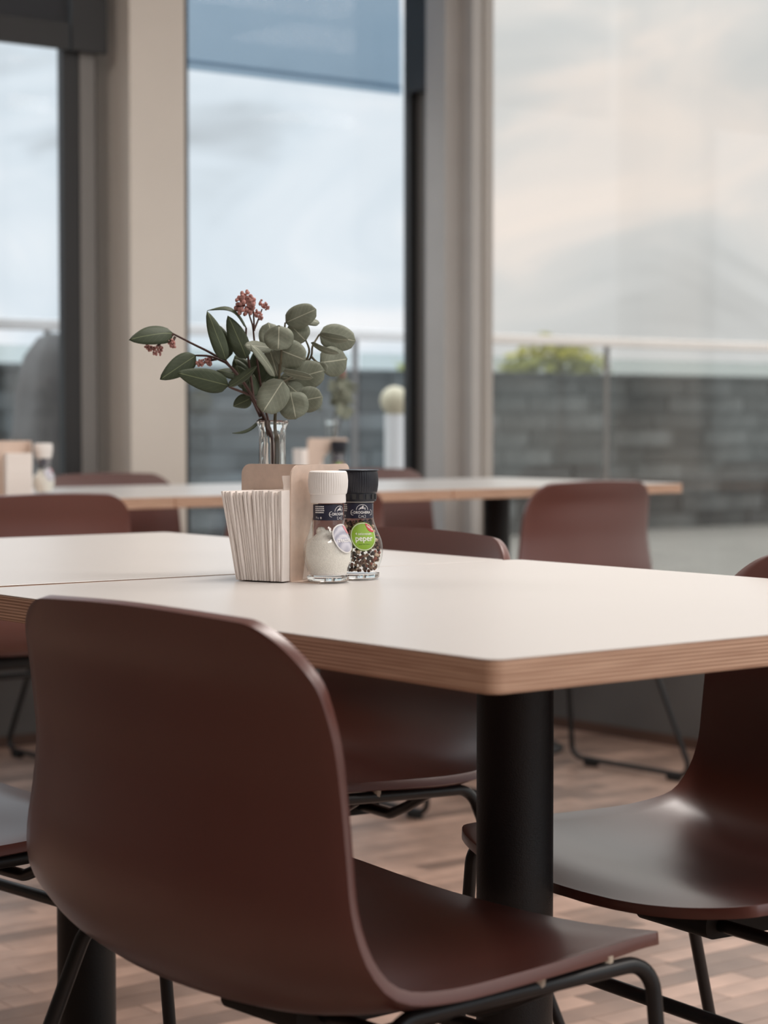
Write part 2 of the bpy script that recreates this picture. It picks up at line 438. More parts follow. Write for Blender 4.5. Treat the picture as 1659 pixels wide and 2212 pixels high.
# corner posts towards the big right window
struct('trim_5', MB().box(3.384, WX+.10, 4.141, WY+.02, SILL, CH), M_['frame_g'])
struct('trim_6', MB().box(3.335, WX+.06, 4.040, 4.141, SILL, CH), M_['frame_l'], bevel=.004)
struct('trim_7', MB().box(WX+.012, WX+.10, 3.975, 4.040, SILL, CH), M_['frame_l'])
struct('trim_8', MB().box(3.345, 3.384, 4.142, WY-.002, 1.985, CH), M_['frame_d'])
def ywin(n, y0, y1):
    return window(n, [('bottom_rail', 'frame_g', (WX+.012, WX+.10, y0, y1, SILL, SILL+.05)),
                      ('top_rail', 'frame_g', (WX+.012, WX+.10, y0, y1, CH-.06, CH)),
                      ('stile', 'frame_l', (WX+.012, WX+.10, y0-.06, y0, SILL, CH))], 'pane_w', y0, y1, 'y')
ywin(3, 1.40, 3.975)
ywin(4, -1.60, 1.34)
ywin(5, -3.24, -1.66)
# glazing of the wall behind the camera
for k in range(2):
    x0 = .25+k*1.6
    t = window(6+k, [('bottom_rail', 'frame_g', (x0, x0+1.53, Y0-.09, Y0, .3, .35)), ('top_rail', 'frame_g', (x0, x0+1.53, Y0-.09, Y0, CH-.06, CH)),
                     ('stile', 'frame_g', (x0-.05, x0, Y0-.09, Y0, .3, CH)), ('stile', 'frame_g', (x0+1.53, x0+1.55, Y0-.09, Y0, .3, CH))], 'pane', x0, x0+1.53, 'b')
# roller blinds
t = empty('roller_blind', (1.236, WY-.02, 0)); tag(t, 'dark grey roller blind pulled down over the left window top', 'blind')
MB().box(-.84, .84, -.004, -.002, 2.05, CH-.07).build('screen', M_['blind_d'], t)
MB().box(-.84, .84, -.012, .004, 1.985, 2.06).build('bottom_bar', M_['frame_d'], t)
ro = MB().lathe([(.03, -.84), (.03, .84)], 16).build('roller', M_['frame_g'], t); ro.rotation_euler = (0, PI/2, 0); ro.location = (0, 0, CH-.04)
t = empty('roller_blind', (2.915, WY+.13, 0)); tag(t, 'blue-grey see-through sun screen hanging outside the middle window', 'blind')
MB().box(-.42, .50, -.004, -.002, 2.02, CH-.05).build('screen', M_['blind_b'], t)
MB().box(-.42, .50, -.008, .002, 2.00, 2.03).build('bottom_bar', M_['blind_b'], t)

# ------------------------------------------------------------------ terrace outside
o = struct('ground', MB().box(-8, 24, WY+.22, 14, -.3, -.03).box(WX+.22, 24, -14, WY+.22, -.3, -.03).box(-8, WX+.22, -14, Y0-.22, -.3, -.03), M_['deck'])
wl_ = empty('wall_outside', (0, 12.12, 0)); wl_['kind'] = 'structure'
MB().box(1.2, 17.2, .06, .45, -.03, 1.30).build('core', M_['mortar'], wl_)
sm = []
for L in (.42, .55, .7):
    me = MB().box(0, L-.02, 0, .14, 0, .13).mesh('stone'); me.materials.append(M_['stone']); sm.append((L, me))
rs = random.Random(11)
for row in range(9):
    x = 1.2 + rs.uniform(-.2, 0)
    while x < 16.9:
        L, me = rs.choice(sm)
        q = bpy.data.objects.new('stone', me); COL.objects.link(q); q.parent = wl_
        q.location = (x, -.07+rs.uniform(-.03, .03), -.03+row*.146); q.rotation_euler = (rs.uniform(-.02, .02), 0, rs.uniform(-.03, .03)); x += L
MB().box(1.2, 17.2, -.09, .47, 1.285, 1.32).build('coping', M_['stone'], wl_)
rl = empty('balustrade', (0, 5.74, 0)); tag(rl, 'glass balustrade with a pale flat handrail along the terrace', 'railing')
MB().box(-2, 15, -.03, .03, 1.255, 1.295).build('handrail', M_['rail'], rl, bevel=.006)
x = -1.4
while x < 15:
    MB().box(x-.006, x+.006, -.012, .012, -.03, 1.255).build('post', M_['frame_g'], rl)
    MB().box(x+.03, x+1.39, -.006, .006, .08, 1.20).build('glass_panel', M_['baluster'], rl)
    x += 1.42
def bush(x, y, z, r, seed, label):
    rr = random.Random(seed); m = MB()
    for i in range(420):
        d = Vector((rr.gauss(0, 1), rr.gauss(0, 1), rr.gauss(0, 1))).normalized()*r*rr.uniform(.55, 1)
        d.z = abs(d.z)*.9
        a = Vector((rr.gauss(0,1), rr.gauss(0,1), rr.gauss(0,1))).normalized(); b = a.orthogonal().normalized()
        s = r*.16
        m.add([d-a*s, d-b*s*.5, d+a*s, d+b*s*.5], [(0,1,2,3)])
    t = empty('shrub', (x, y, z)); tag(t, label, 'shrub')
    tag(m.build('foliage', M_['bush'], t), kind='stuff')
    MB().tube([(0,0,-z-.03), (0,0,.1)], .03, 8, .015).build('stem', M_['bark'], t)
bush(12.35, 13.25, 1.20, .55, 1, 'larger yellow-green shrub behind the slate wall')
bush(11.10, 13.45, 1.12, .48, 2, 'smaller yellow-green shrub left of the larger one')
t = empty('garden_light', (3.96, 5.08, -.03)); tag(t, 'pale bollard light with a cream globe on the terrace', 'lamp')
MB().lathe([(.06, 0), (.06, .02), (.038, .03), (.038, .98)], 20).build('post', M_['rail'], t, smooth=True)
MB().ball((0,0,1.03), .055, 20, 12).build('globe', M_['cream'], t, smooth=True)
t = empty('covered_parasol', (2.56, 5.16, -.03)); tag(t, 'folded parasol under a rounded grey cover on the terrace', 'parasol')
MB().lathe([(.17, .10), (.165, .4), (.15, .8), (.13, 1.05), (.10, 1.17), (.05, 1.235), (.005, 1.25)], 28,
           rib=lambda k, i: .006*math.sin(i*PI*2/28*7)).build('cover', M_['cover'], t, smooth=True)
MB().lathe([(.2, 0), (.2, .04), (.03, .06), (.03, .12)], 24).build('base', M_['frame_d'], t)

# ------------------------------------------------------------------ unseen ceiling panels, added to fill the room with light
M_['glow_sheet'] = bpy.data.materials.new('fill_glow'); M_['glow_sheet'].use_nodes = True
db = M_['glow_sheet'].node_tree.nodes['Principled BSDF']; db.inputs['Emission Color'].default_value = (1, .93, .86, 1); db.inputs['Emission Strength'].default_value = 1.5
def add_fill_panel(x, y, label, power=FILL_W):
    t = empty('fill_panel', (x, y, CH-.06)); tag(t, label, 'lamp', 'added ceiling fill lights')
    MB().box(-.62, .62, -.32, .32, .0, .06).build('housing', M_['frame_l'], t, bevel=.004)
    MB().box(-.60, .60, -.30, .30, -.003, -.0005).build('glow_sheet', M_['glow_sheet'], t)
    ld = bpy.data.lights.new('fill_emitter', 'AREA'); ld.shape = 'RECTANGLE'; ld.size, ld.size_y = 1.18, .58
    ld.energy = power; ld.color = (1, .945, .895)
    lo = bpy.data.objects.new('fill_emitter', ld); COL.objects.link(lo); lo.parent = t; lo.location = (0, 0, -.006)
add_fill_panel(-.9, -1.8, 'added ceiling fill light above the aisle on the left of the camera', FILL_W*1.15)
add_fill_panel(1.2, -2.4, 'added ceiling fill light above the aisle on the right of the camera')
add_fill_panel(-.4, 2.9, 'added ceiling fill light above the left end of the window tables', FILL_W*.8)
add_fill_panel(2.6, -1.2, 'added ceiling fill light beside the right window')
add_fill_panel(2.0, 1.35, 'added ceiling fill light between the nearest table and the window tables')
add_fill_panel(.9, .6, 'added ceiling fill light above the nearest table')

# ------------------------------------------------------------------ chairs
def catmull(P, t):
    n = len(P)-1; k = min(int(t), n-1); u = t-k
    p0, p1, p2, p3 = P[max(k-1,0)], P[k], P[k+1], P[min(k+2,n)]
    return tuple(.5*((2*b)+(-a+c)*u+(2*a-5*b+4*c-d)*u*u+(-a+3*b-3*c+d)*u**3) for a, b, c, d in zip(p0, p1, p2, p3))
# side line of the moulded shell, top of the back to front of the seat:  x, z, half width, dishing
PROF = [(-.1302,.7823,.197,.0124),(-.1218,.7575,.2038,.0158),(-.1114,.7266,.2107,.0191),(-.102,.6857,.2175,.0271),(-.0967,.6398,.2201,.0316),
        (-.0971,.5958,.2268,.035),(-.0986,.5567,.2344,.0383),(-.0936,.5256,.2416,.0406),(-.0824,.5041,.2459,.0406),(-.0662,.4906,.2481,.0406),
        (-.042,.484,.2503,.0395),(.0024,.4802,.2484,.0372),(.0618,.4803,.2454,.0327),(.1212,.4814,.2424,.0248),(.1806,.4826,.2385,.0173),
        (.2241,.484,.2345,.0166),(.2777,.4814,.2305,.0201)]
def shell_mesh():
    NR, NC = 64, 26
    fine = [catmull(PROF, (len(PROF)-1)*i/600) for i in range(601)]
    arc = [0]
    for a, b in zip(fine, fine[1:]): arc.append(arc[-1]+math.hypot(b[0]-a[0], b[1]-a[1]))
    S = arc[-1]
    # rows closer together at both ends, where the corners are rounded
    RT, RXT, RF, PF = .0648, .0518, .0408, 2.2
    rows = [RT*(1-math.cos(PI/2*i/12)) for i in range(12)]
    rows += [RT+(S-RT-RF)*i/43 for i in range(44)]
    rows += [S-RF*(1-math.sin(PI/2*i/12)) for i in range(1, 13)]
    vs_, fs = [], []
    for s in rows:
        k = min(max(next((i for i, a in enumerate(arc) if a >= s), 600), 1), 600)
        u = (s-arc[k-1])/max(arc[k]-arc[k-1], 1e-9)
        x, z, hw, dp = (a+(b-a)*u for a, b in zip(fine[k-1], fine[k]))
        tx, tz = fine[k][0]-fine[k-1][0], fine[k][1]-fine[k-1][1]; L = math.hypot(tx, tz); nx, nz = tz/L, -tx/L
        w = hw
        if s < RT: w = hw - RXT*(1-math.sqrt(max(0, 1-((RT-s)/RT)**2)))
        if s > S-RF: w = hw*max(1-min((s-(S-RF))/RF, 1)**PF, .004)**(1/PF)
        for c in range(NC+1):
            q = -1+2*c/NC; yy = w*q; q2 = abs(yy/hw)
            d = dp*(1-q2**2.4)
            dz = 0
            if s < RT: dz = -.010*(yy/hw)**2*(1-s/RT)
            vs_.append((x+nx*d, yy, z+nz*d+dz))
    n = NC+1
    for r in range(len(rows)-1):
        for c in range(NC): fs.append((r*n+c, (r+1)*n+c, (r+1)*n+c+1, r*n+c+1))
    me = bpy.data.meshes.new('seat_shell'); me.from_pydata(vs_, [], fs); me.update()
    for p in me.polygons: p.use_smooth = True
    me.materials.append(M_['shell'])
    return me
def make_chair():
    t = empty('dining_chair')
    sh = link('seat_shell', shell_mesh(), None, t)
    so = sh.modifiers.new('thick', 'SOLIDIFY'); so.thickness = .0105; so.offset = 0; so.use_even_offset = False
    bv = sh.modifiers.new('round', 'BEVEL'); bv.width = .0018; bv.segments = 2; bv.limit_method = 'ANGLE'; bv.angle_limit = R(50)
    r = .0072
    for s in (-1, 1):
        P = [(.07, .227*s, .4635), (.222, .242*s, .4700), (.232, .286*s, .0172), (-.205, .284*s, .0172), (-.048, .220*s, .4600), (.07, .226*s, .4635)]
        full = fillet(P, [0, .028, .032, .032, .03, 0], 8)
        # cut the closed loop into rail, front leg, runner, rear leg in the middle of each bend
        cuts = [0, 1+4, 10+4, 19+4, 28+4, len(full)-1]
        seg = [full[cuts[i]:cuts[i+1]+1] for i in range(5)]
        MB().tube(seg[4] + seg[0][1:], r).build('seat_rail', M_['tube'], t, smooth=True)
        MB().tube(seg[1], r).build('leg', M_['tube'], t, smooth=True)
        rn = MB().tube(seg[2], r).build('runner', M_['tube'], t, smooth=True)
        MB().tube(seg[3], r).build('leg', M_['tube'], t, smooth=True)
        for gx in (.16, -.14):
            MB().box(gx-.022, gx+.022, .285*s-.009, .285*s+.009, 0, .014).build('glide', M_['rubber'], rn, bevel=.003)
        for gx, gz in ((.10, .4635), (.175, .4665)):
            MB().lathe([(.006, 0), (.006, .0115)], 10, c=(gx, (.2285+.06*(gx-.07))*s, gz+.002)).build('spacer', M_['spacer'], t)
        MB().lathe([(.0078, 0), (.0078, .004)], 12).build('weld_ring', M_['tube'], t, smooth=True, loc=(.180, .2330*s, .4678)).rotation_euler = (0, PI/2, 0)
    fx, fz = .2275, .362
    MB().tube([(fx-.002, -.2525, fz), (fx-.002, .2525, fz)], r).build('crossbar', M_['tube'], t, smooth=True)
    for x in (.015, .125):
        MB().tube(fillet([(x, -.2245, .4625), (x, -.17, .436), (x, -.13, .420), (x, .13, .420), (x, .17, .436), (x, .2245, .4625)], [0,.05,.03,.03,.05,0], 4), r*.95).build('cross_tube', M_['tube'], t, smooth=True)
    MB().prism([(a, b) for a, b in rrect(.16, .026, .010)], .11, Matrix.Translation((.065, 0, .420))).build('seat_plate', M_['rubber'], t, smooth=True)
    return t
chair0 = make_chair()
CHAIRS = [
 # x, y, heading (deg; 0 = faces +X), label
 (.0255, .3213, 1.9, 'nearest rust-red chair, seen from behind, in front of the condiment table', 'rust-red chairs at the near tables'),
 (-.020, 1.045, 4.5, 'rust-red chair cut off by the left edge, next along from the nearest chair', 'rust-red chairs at the near tables'),
 (.680, .3211, 174.4, 'rust-red chair at the right edge facing the black table column, seat catching light', 'rust-red chairs at the near tables'),
 (.698, 1.093, 174.1, 'rust-red chair across the table behind the pepper mill, its back showing over the top', 'rust-red chairs at the near tables'),
 (2.660, 2.79, 91.4, 'rust-red chair standing alone near the right end of the far tables', 'rust-red chairs at the window tables'),
 (1.812, 2.811, 90, 'rust-red chair at the middle window table, mostly hidden behind the grinders', 'rust-red chairs at the window tables'),
 (1.122, 2.800, 90, 'rust-red chair on the far left with its back to us at the left window table', 'rust-red chairs at the window tables'),
 (2.089, 3.905, -90, 'rust-red chair in front of the cream column facing us across the far table', 'rust-red chairs at the window tables'),
 (3.03, 3.905, -90, 'rust-red chair in the window corner facing us across the far table', 'rust-red chairs at the window tables'),
]
for i, (x, y, a, lab, grp) in enumerate(CHAIRS):
    c = chair0 if i == 0 else copy_tree(chair0)
    c.location = (x, y, 0); c.rotation_euler = (0, 0, R(a)); tag(c, lab, 'chair', grp)

# ------------------------------------------------------------------ tables
TL, TW, TZ, TT = .842, .78, .752, .0267
def make_table():
    t = empty('cafe_table')
    pts = [(x, y) for x, y in rrect(TW, TL, .012, 5)]
    n = len(pts)
    def slab(z0, z1):
        m = MB(); m.add([(x, y, z0) for x, y in pts] + [(x, y, z1) for x, y in pts],
            [tuple(reversed(range(n))), tuple(range(n, 2*n))] + [(i, (i+1)%n, (i+1)%n+n, i+n) for i in range(n)]); return m
    slab(TZ-.0012, TZ).build('laminate_top', M_['lam'], t, bevel=.0005, seg=1)
    slab(TZ-TT, TZ-.0012).build('plywood_board', M_['ply'], t, smooth=True, bevel=.0012)
    CX, CY = -.030, -.043
    MB().lathe([(.038, .012), (.038, TZ-TT-.006)], 40, c=(CX, CY, 0)).build('column', M_['col'], t, smooth=True)
    MB().lathe([(.13, TZ-TT-.006), (.13, TZ-TT)], 32, c=(CX, CY, 0)).build('mounting_plate', M_['col'], t)
    MB().lathe([(.19, 0), (.19, .006), (.185, .010), (.05, .012)], 48, c=(CX, CY, 0)).build('foot_disc', M_['col'], t, smooth=True)
    return t
table0 = make_table()
G1, G2 = 'white cafe tables pushed together in front', 'white cafe tables in a row by the window'
TABLES = [(.39, .421, 0, 'nearest white table with the plywood edge, carrying the condiments', G1),
          (.385, 1.2765, -1.7, 'white table joined behind the nearest one, empty, at the left edge', G1),
          (1.226, 3.381, 90, 'left window table holding a white napkin set', G2),
          (2.065, 3.381, 90, 'middle window table with the blurred vase and napkin holder', G2),
          (2.906, 3.381, 90, 'right window table with its free end towards the big window', G2)]
for i, (x, y, a, lab, grp) in enumerate(TABLES):
    c = table0 if i == 0 else copy_tree(table0)
    c.location = (x, y, 0); c.rotation_euler = (0, 0, R(a)); tag(c, lab, 'table', grp)
    if i == 1:
        for k in [q for q in bpy.data.objects if q.parent == c and q.name.split('.')[0] in ('column', 'mounting_plate', 'foot_disc')]:
            k.location = (.014, -.012, 0)

# ------------------------------------------------------------------ napkin holder (local x along the tall side panel, y across the stack)
def arc(cx, cz, r, a0, a1, n=6): return [(cx+r*math.cos(R(a0+(a1-a0)*i/n)), cz+r*math.sin(R(a0+(a1-a0)*i/n))) for i in range(n+1)]
def make_holder(label):
    t = empty('napkin_holder'); tag(t, label, 'napkin holder')
    H = .128
    ol = [(0, 0), (.022, 0), (.032, .045), (.046, .078), (.068, .096), (.104, .103)] + arc(.110, H-.008, .008, 0, 90) + arc(.014, H-.014, .014, 90, 180)
    MB().prism(ol, .0016).build('side_panel', M_['kraft'], t)
    Mb = Matrix.Translation((.0465, 0, 0)) @ Matrix.Rotation(PI/2, 4, 'Z')
    MB().prism([(0.001, 0), (.098, 0)] + arc(.086, H-.012, .012, 0, 90) + [(.0015, H)], .0016, Mb).build('back_panel', M_['kraft'], t)
    MB().box(.0, .100, -.036, .070, 0, .0010).build('base_plate', M_['kraft'], t)
    return t
def make_napkin(th, h=.098, l=.060, w=1.0):
    """a folded tissue: rounded fold in front (-x), slightly billowed"""
    m = MB(); rows = 7; vs_ = []; fs = []
    prof = [(-l/2+.002, -th/2), (l/2, -th*.42), (l/2, th*.42), (-l/2+.002, th/2), (-l/2+.0009, th*.36), (-l/2+.0009, -th*.36)]
    n = len(prof)
    for k in range(rows):
        u = k/(rows-1)
        for x, y in prof: vs_.append((x+.0012*math.sin(u*5)*w, y*(.85+.3*u), h*u))
    for k in range(rows-1):
        for i in range(n): fs.append((k*n+i, k*n+(i+1)%n, (k+1)*n+(i+1)%n, (k+1)*n+i))
    fs += [tuple(reversed(range(n))), tuple((rows-1)*n+i for i in range(n))]
    return m.add(vs_, fs)
HX, HY, HR = .325, .707, R(20)
holder = make_holder('kraft napkin holder with a tall side panel on the near table')
holder.location = (HX, HY, TZ); holder.rotation_euler = (0, 0, HR)
def at_holder(x, y): return (HX + x*math.cos(HR) - y*math.sin(HR), HY + x*math.sin(HR) + y*math.cos(HR))
rn_ = random.Random(5)
naps = [make_napkin(.0030, w=k).mesh('paper_napkin') for k in (1, -1, .4)]
for me in naps: me.materials.append(M_['napkin'])
N, y = 21, .0028
for i in range(N):
    o = bpy.data.objects.new('paper_napkin', naps[i % 3]); COL.objects.link(o)
    px, py = at_holder(.0145 + rn_.uniform(-.0016, .0016), y)
    o.location = (px, py, TZ+.0015); o.rotation_euler = (R(-(.2 + 11.0*i/N + rn_.uniform(0, .15))), 0, HR)
    o.rotation_euler = (Matrix.Rotation(HR, 3, 'Z') @ Matrix.Rotation(R(.1 - 12.0*i/N), 3, 'X')).to_euler()
    o.scale = (1, rn_.uniform(.86, .98), 1 + rn_.uniform(-.012, .012))
    if i == 0: tag(o, 'rightmost paper napkin of the stack, its bright face against the side panel', 'napkin', 'napkins in the near kraft holder')
    else: tag(o, 'white folded paper napkin seen edge-on in the stack of the near kraft holder', 'napkin', 'napkins in the near kraft holder')
    y += .00300
o = make_napkin(.0012, h=.016, l=.022).build('paper_napkin', M_['napkin'], None, loc=(*at_holder(.014, .0125), TZ+.1002), rz=HR)
tag(o, 'small folded tissue sticking up above the right end of the napkin stack', 'napkin', 'napkins in the near kraft holder')

# ------------------------------------------------------------------ salt and pepper grinders (local +x is the front of the label)
K = .000505
BODY_ = [(.0205, 0), (.0228, .0015), (.0232, .006), (.0228, .0105), (.0232, .0135), (.0250, .0185), (.0266, .0245), (.0270, .0300), (.0268, .0365),
        (.0256, .0425), (.0232, .0485), (.0205, .0545), (.0180, .0610), (.0166, .0670), (.0162, .0730), (.0162, .0850)]
BODY = [catmull(BODY_, (len(BODY_)-1)*i/60) for i in range(61)]
def radius(prof, z):
    for (r0, z0), (r1, z1) in zip(prof, prof[1:]):
        if z0 <= z <= z1: return r0+(r1-r0)*(z-z0)/max(z1-z0, 1e-9)
    return prof[-1][0]
def wrap(x, z, off):
    """flat x,z to the outside of the bottle"""
    r = radius(BODY, z); a = x/max(r, .0162)
    return ((r+off)*math.cos(a), (r+off)*math.sin(a), z)
def text_mesh(body, size, x, z, off, tilt=0.0, bold=0.0, sx=1.0, curved=True):
    cu = bpy.data.curves.new('lettering', 'FONT'); cu.body = body; cu.size = size; cu.align_x = 'CENTER'; cu.align_y = 'CENTER'; cu.offset = bold; cu.resolution_u = 3
    o = bpy.data.objects.new('lettering', cu); COL.objects.link(o); bpy.context.view_layer.update()
    me = bpy.data.meshes.new_from_object(o.evaluated_get(bpy.context.evaluated_depsgraph_get()))
    bpy.data.objects.remove(o); bpy.data.curves.remove(cu)
    bm = bmesh.new(); bm.from_mesh(me); bmesh.ops.triangulate(bm, faces=bm.faces)
    c, s = math.cos(tilt), math.sin(tilt)
    for v in bm.verts:
        a, b = v.co.x*sx, v.co.y
        v.co = wrap(x + a*c - b*s, z + a*s + b*c, off)
    bm.to_mesh(me); bm.free(); me.name = 'lettering'
    return me
def patch(outline, off, n=1):
    """filled flat outline (x,z), bent round the bottle, fanned in rings from its middle"""
    cx = sum(p[0] for p in outline)/len(outline); cz = sum(p[1] for p in outline)/len(outline)
    m = MB(); k = len(outline); rings = 6
    vs_ = [wrap(cx, cz, off)]
    for r in range(1, rings+1):
        u = r/rings
        vs_ += [wrap(cx+(x-cx)*u, cz+(z-cz)*u, off) for x, z in outline]
    fs = [(0, 1+i, 1+(i+1) % k) for i in range(k)]
    for r in range(rings-1):
        b = 1+r*k
        fs += [(b+i, b+k+i, b+k+(i+1) % k, b+(i+1) % k) for i in range(k)]
    return m.add(vs_, fs)
def ring(outer, inner, off):
    m = MB(); k = len(outer)
    return m.add([wrap(x, z, off) for x, z in outer] + [wrap(x, z, off) for x, z in inner], [(i, (i+1) % k, (i+1) % k+k, i+k) for i in range(k)])
def circ(cx, cz, rx, rz, n=40): return [(cx+rx*math.cos(2*PI*i/n), cz+rz*math.sin(2*PI*i/n)) for i in range(n)]
def strip(x0, x1, z0, z1, off, n=40):
    m = MB(); vs_ = []
    for i in range(n+1):
        x = x0+(x1-x0)*i/n; vs_ += [wrap(x, z0, off), wrap(x, z1, off)]
    return m.add(vs_, [(2*i, 2*i+2, 2*i+3, 2*i+1) for i in range(n)])
def make_grinder(salt):
    t = empty('salt_grinder' if salt else 'pepper_grinder')
    # bottle: outer and inner wall
    inner = [(.0150, .0845), (.0150, .0730), (.0154, .0670), (.0168, .0610), (.0193, .0545), (.0220, .0485), (.0243, .0425), (.0254, .0365), (.0256, .0300),
             (.0252, .0245), (.0236, .0185), (.0216, .0140), (.0212, .0105), (.0205, .0065), (.006, .0055)]
    MB().lathe(BODY[12:] + [(.0156, .0852)], 56, cap0=False, cap1=False).build('bottle', M_['thin_glass'], t, smooth=True)
    MB().lathe(BODY[:9] + [(.0218, .0062), (.0214, .0058), (.004, .0052)], 56).build('glass_foot', M_['glass'], t, smooth=True)
    if salt:
        fill = [(.005, .0062), (.0200, .0070), (.0206, .0105), (.0210, .0142), (.0229, .0187), (.0244, .0247), (.0249, .0300), (.0247, .0365), (.0236, .0425), (.0222, .0450)]
        m = MB().lathe(fill, 48, cap1=False); n = 48; b = len(m.v) - n
        # heaped, uneven top
        vs_, fs = [], []
        R_ = [1.0, .75, .5, .25]
        for u in R_[1:]:
            for i in range(n):
                x, y, z = m.v[b+i]
                vs_.append((x*u, y*u, z + (1-u)*.010 + .0025*math.sin(3*2*PI*i/n)*u*(1-u)*4 + .004*max(0, math.cos(2*PI*i/n+2.2))*(1-abs(2*u-1))))
        vs_.append((0, 0, .0565))
        base = len(m.v); m.v += vs_
        rr = [b, base, base+n, base+2*n]
        for a, c in zip(rr, rr[1:]): m.f += [(a+i, a+(i+1) % n, c+(i+1) % n, c+i) for i in range(n)]
        m.f += [(rr[3]+i, rr[3]+(i+1) % n, len(m.v)-1) for i in range(n)]
        tag(m.build('salt_filling', M_['salt'], t, smooth=True), kind='stuff')
        MB().ball((-.004, -.007, .0545), .0062, 7, 5, (1, .8, .9)).build('salt_lump', M_['salt'], t)
    else:
        rp = random.Random(9); m = MB(); pts = []
        tries = 0
        while len(pts) < 380 and tries < 30000:
            tries += 1
            z = rp.uniform(.0085, .0640); r = .0019*rp.uniform(.85, 1.2)
            rad = radius(list(reversed(inner)), z) - r - .0004
            a = rp.uniform(0, 2*PI); d = rad*math.sqrt(rp.random())
            if rp.random() < .5: d = rad
            p = Vector((d*math.cos(a), d*math.sin(a), z))
            if all((p-q).length > (r+s)*.93 for q, s in pts): pts.append((p, r)); m.ball(p, r, 7, 5)
        tag(m.build('peppercorns', M_['pepper'], t, smooth=True), kind='stuff')
    # cap: ribbed grip over a plain collar
    cm = M_['white_pl'] if salt else M_['black_pl']
    cap = [(.0165, .0858), (.0193, .0860), (.0196, .0875), (.0194, .0950), (.0205, .0962), (.0210, .0985), (.0218, .1040), (.0220, .1100), (.0214, .1160), (.0206, .1195), (.0190, .1207), (.006, .1203)]
    ribs = 50; n = ribs*4
    def rib(k, i): return -.00042*(i % 4 in (0, 1)) if 5 <= k <= 8 else 0
    MB().lathe(cap, n, rib=rib).build('grinder_cap', cm, t, smooth=True)
    if not salt:
        MB().lathe([(.0225, .1199), (.0225, .1207), (.0222, .1210), (.004, .1210)], 48).build('cap_disc', cm, t, smooth=True)
        MB().lathe([(.0172, .0847), (.0172, .0858)], 40).build('neck_ring', M_['frame_l'], t, smooth=True)
        for k in range(6):
            a = R(-50+22*k); MB().box(-.0006, .0006, -.0022, .0022, -.0028, .0028, Matrix.Translation((.0196*math.cos(a), .0196*math.sin(a), .0912)) @ Matrix.Rotation(a, 4, 'Z')).build('collar_notch', M_['frame_d'], t)
    # neck band
    lo, hi = .0672, .0838
    bd = MB().lathe([(.01655, lo), (.0164, .0730), (.0164, hi)], 56, cap0=False, cap1=False).build('neck_label', M_['band'], t, smooth=True)
    ink = M_['ink']; of = .0004
    zb = .0738
    link('lettering', text_mesh('DROGHERIA', .0041, .0003, zb, of, bold=.00006, sx=.86), ink, bd)
    link('lettering', text_mesh('La', .0026, -.0112, zb, of, sx=.8), ink, bd)
    link('lettering', text_mesh('1880', .0019, 0, .0696, of), ink, bd)
    outer = rrect(.0262, .0062, .0028); innr = rrect(.0252, .0054, .0024)
    ring([(x, zb+y) for x, y in outer], [(x, zb+y) for x, y in innr], of).build('logo_frame', ink, bd)
    outer = rrect(.0078, .0030, .0004); innr = rrect(.0072, .0025, .0003)
    ring([(x, .0696+y) for x, y in outer], [(x, .0696+y) for x, y in innr], of).build('logo_plate', ink, bd)
    a_o = [(.0068*math.cos(R(q)), .0767+.0062*math.sin(R(q))) for q in range(0, 181, 10)]; a_i = [(.0063*math.cos(R(q)), .0767+.0057*math.sin(R(q))) for q in range(0, 181, 10)]
    k = len(a_o)
    MB().add([wrap(x, z, of) for x, z in a_o+a_i], [(i, i+1, i+1+k, i+k) for i in range(k-1)]).build('logo_arch', ink, bd)
    sm_ = MB()
    for tri in (((-.0042,.0776),(.0042,.0776),(.0034,.0769),(-.0036,.0769)), ((-.0038,.0779),(-.0008,.0779),(-.0006,.0806)), ((-.0003,.0779),(.0016,.0779),(.0012,.0818),(0,.0812)), ((.0020,.0779),(.0038,.0779),(.0030,.0800))):
        sm_.add([wrap(x, z, of) for x, z in tri], [tuple(range(len(tri)))])
    sm_.build('logo_ship', ink, bd)
    rt = random.Random(4); ln = MB()
    for row, z in enumerate((.0822, .0800, .0779, .0757)):
        x = -.0300
        while x < -.0185 - (.001 if row == 3 else 0):
            w_ = rt.uniform(.0006, .0018); s = strip(x, min(x+w_, -.0180), z-.0006, z+.0006, of, 2); ln.add(s.v, s.f); x += w_+.0004
    tag(ln.build('small_print', ink, bd), kind='stuff')
    link('lettering', text_mesh('75 g', .0026, -.0272, .0700, of), ink, bd)
    link('lettering', text_mesh('e', .0046, -.0222, .0702, of, bold=.00005), ink, bd)
    for k in range(9): strip(.0158, .0166, .0676+.0018*k, .0685+.0018*k, of, 1).build('dash', ink, bd)
    # round sticker on the belly
    zc, rx, rz = .0475, .0150, .0157
    ofs = .0003
    st = patch(circ(0, zc, rx, rz), ofs).build('sticker', M_['lilac'] if salt else M_['green'], t, smooth=True)
    ring(circ(0, zc, rx*.955, rz*.955), circ(0, zc, rx*.915, rz*.915), ofs+.0002).build('sticker_ring', ink if not salt else ink, st)
    if salt: ring(circ(0, zc, rx*1.0, rz*1.0), circ(0, zc, rx*.95, rz*.95), ofs+.00015).build('sticker_border', M_['ink'], st)
    seg_ = [(rx*.93*math.cos(R(q)), zc+rz*.93*math.sin(R(q))) for q in range(20, 82, 6)] + [(.0034+.0007, zc+.0098), (.0064, zc+.0062), (.0098, zc+.0046)]
    rp_ = patch(seg_, ofs+.0003).build('corner_flash', M_['pink'] if salt else M_['red'], st)
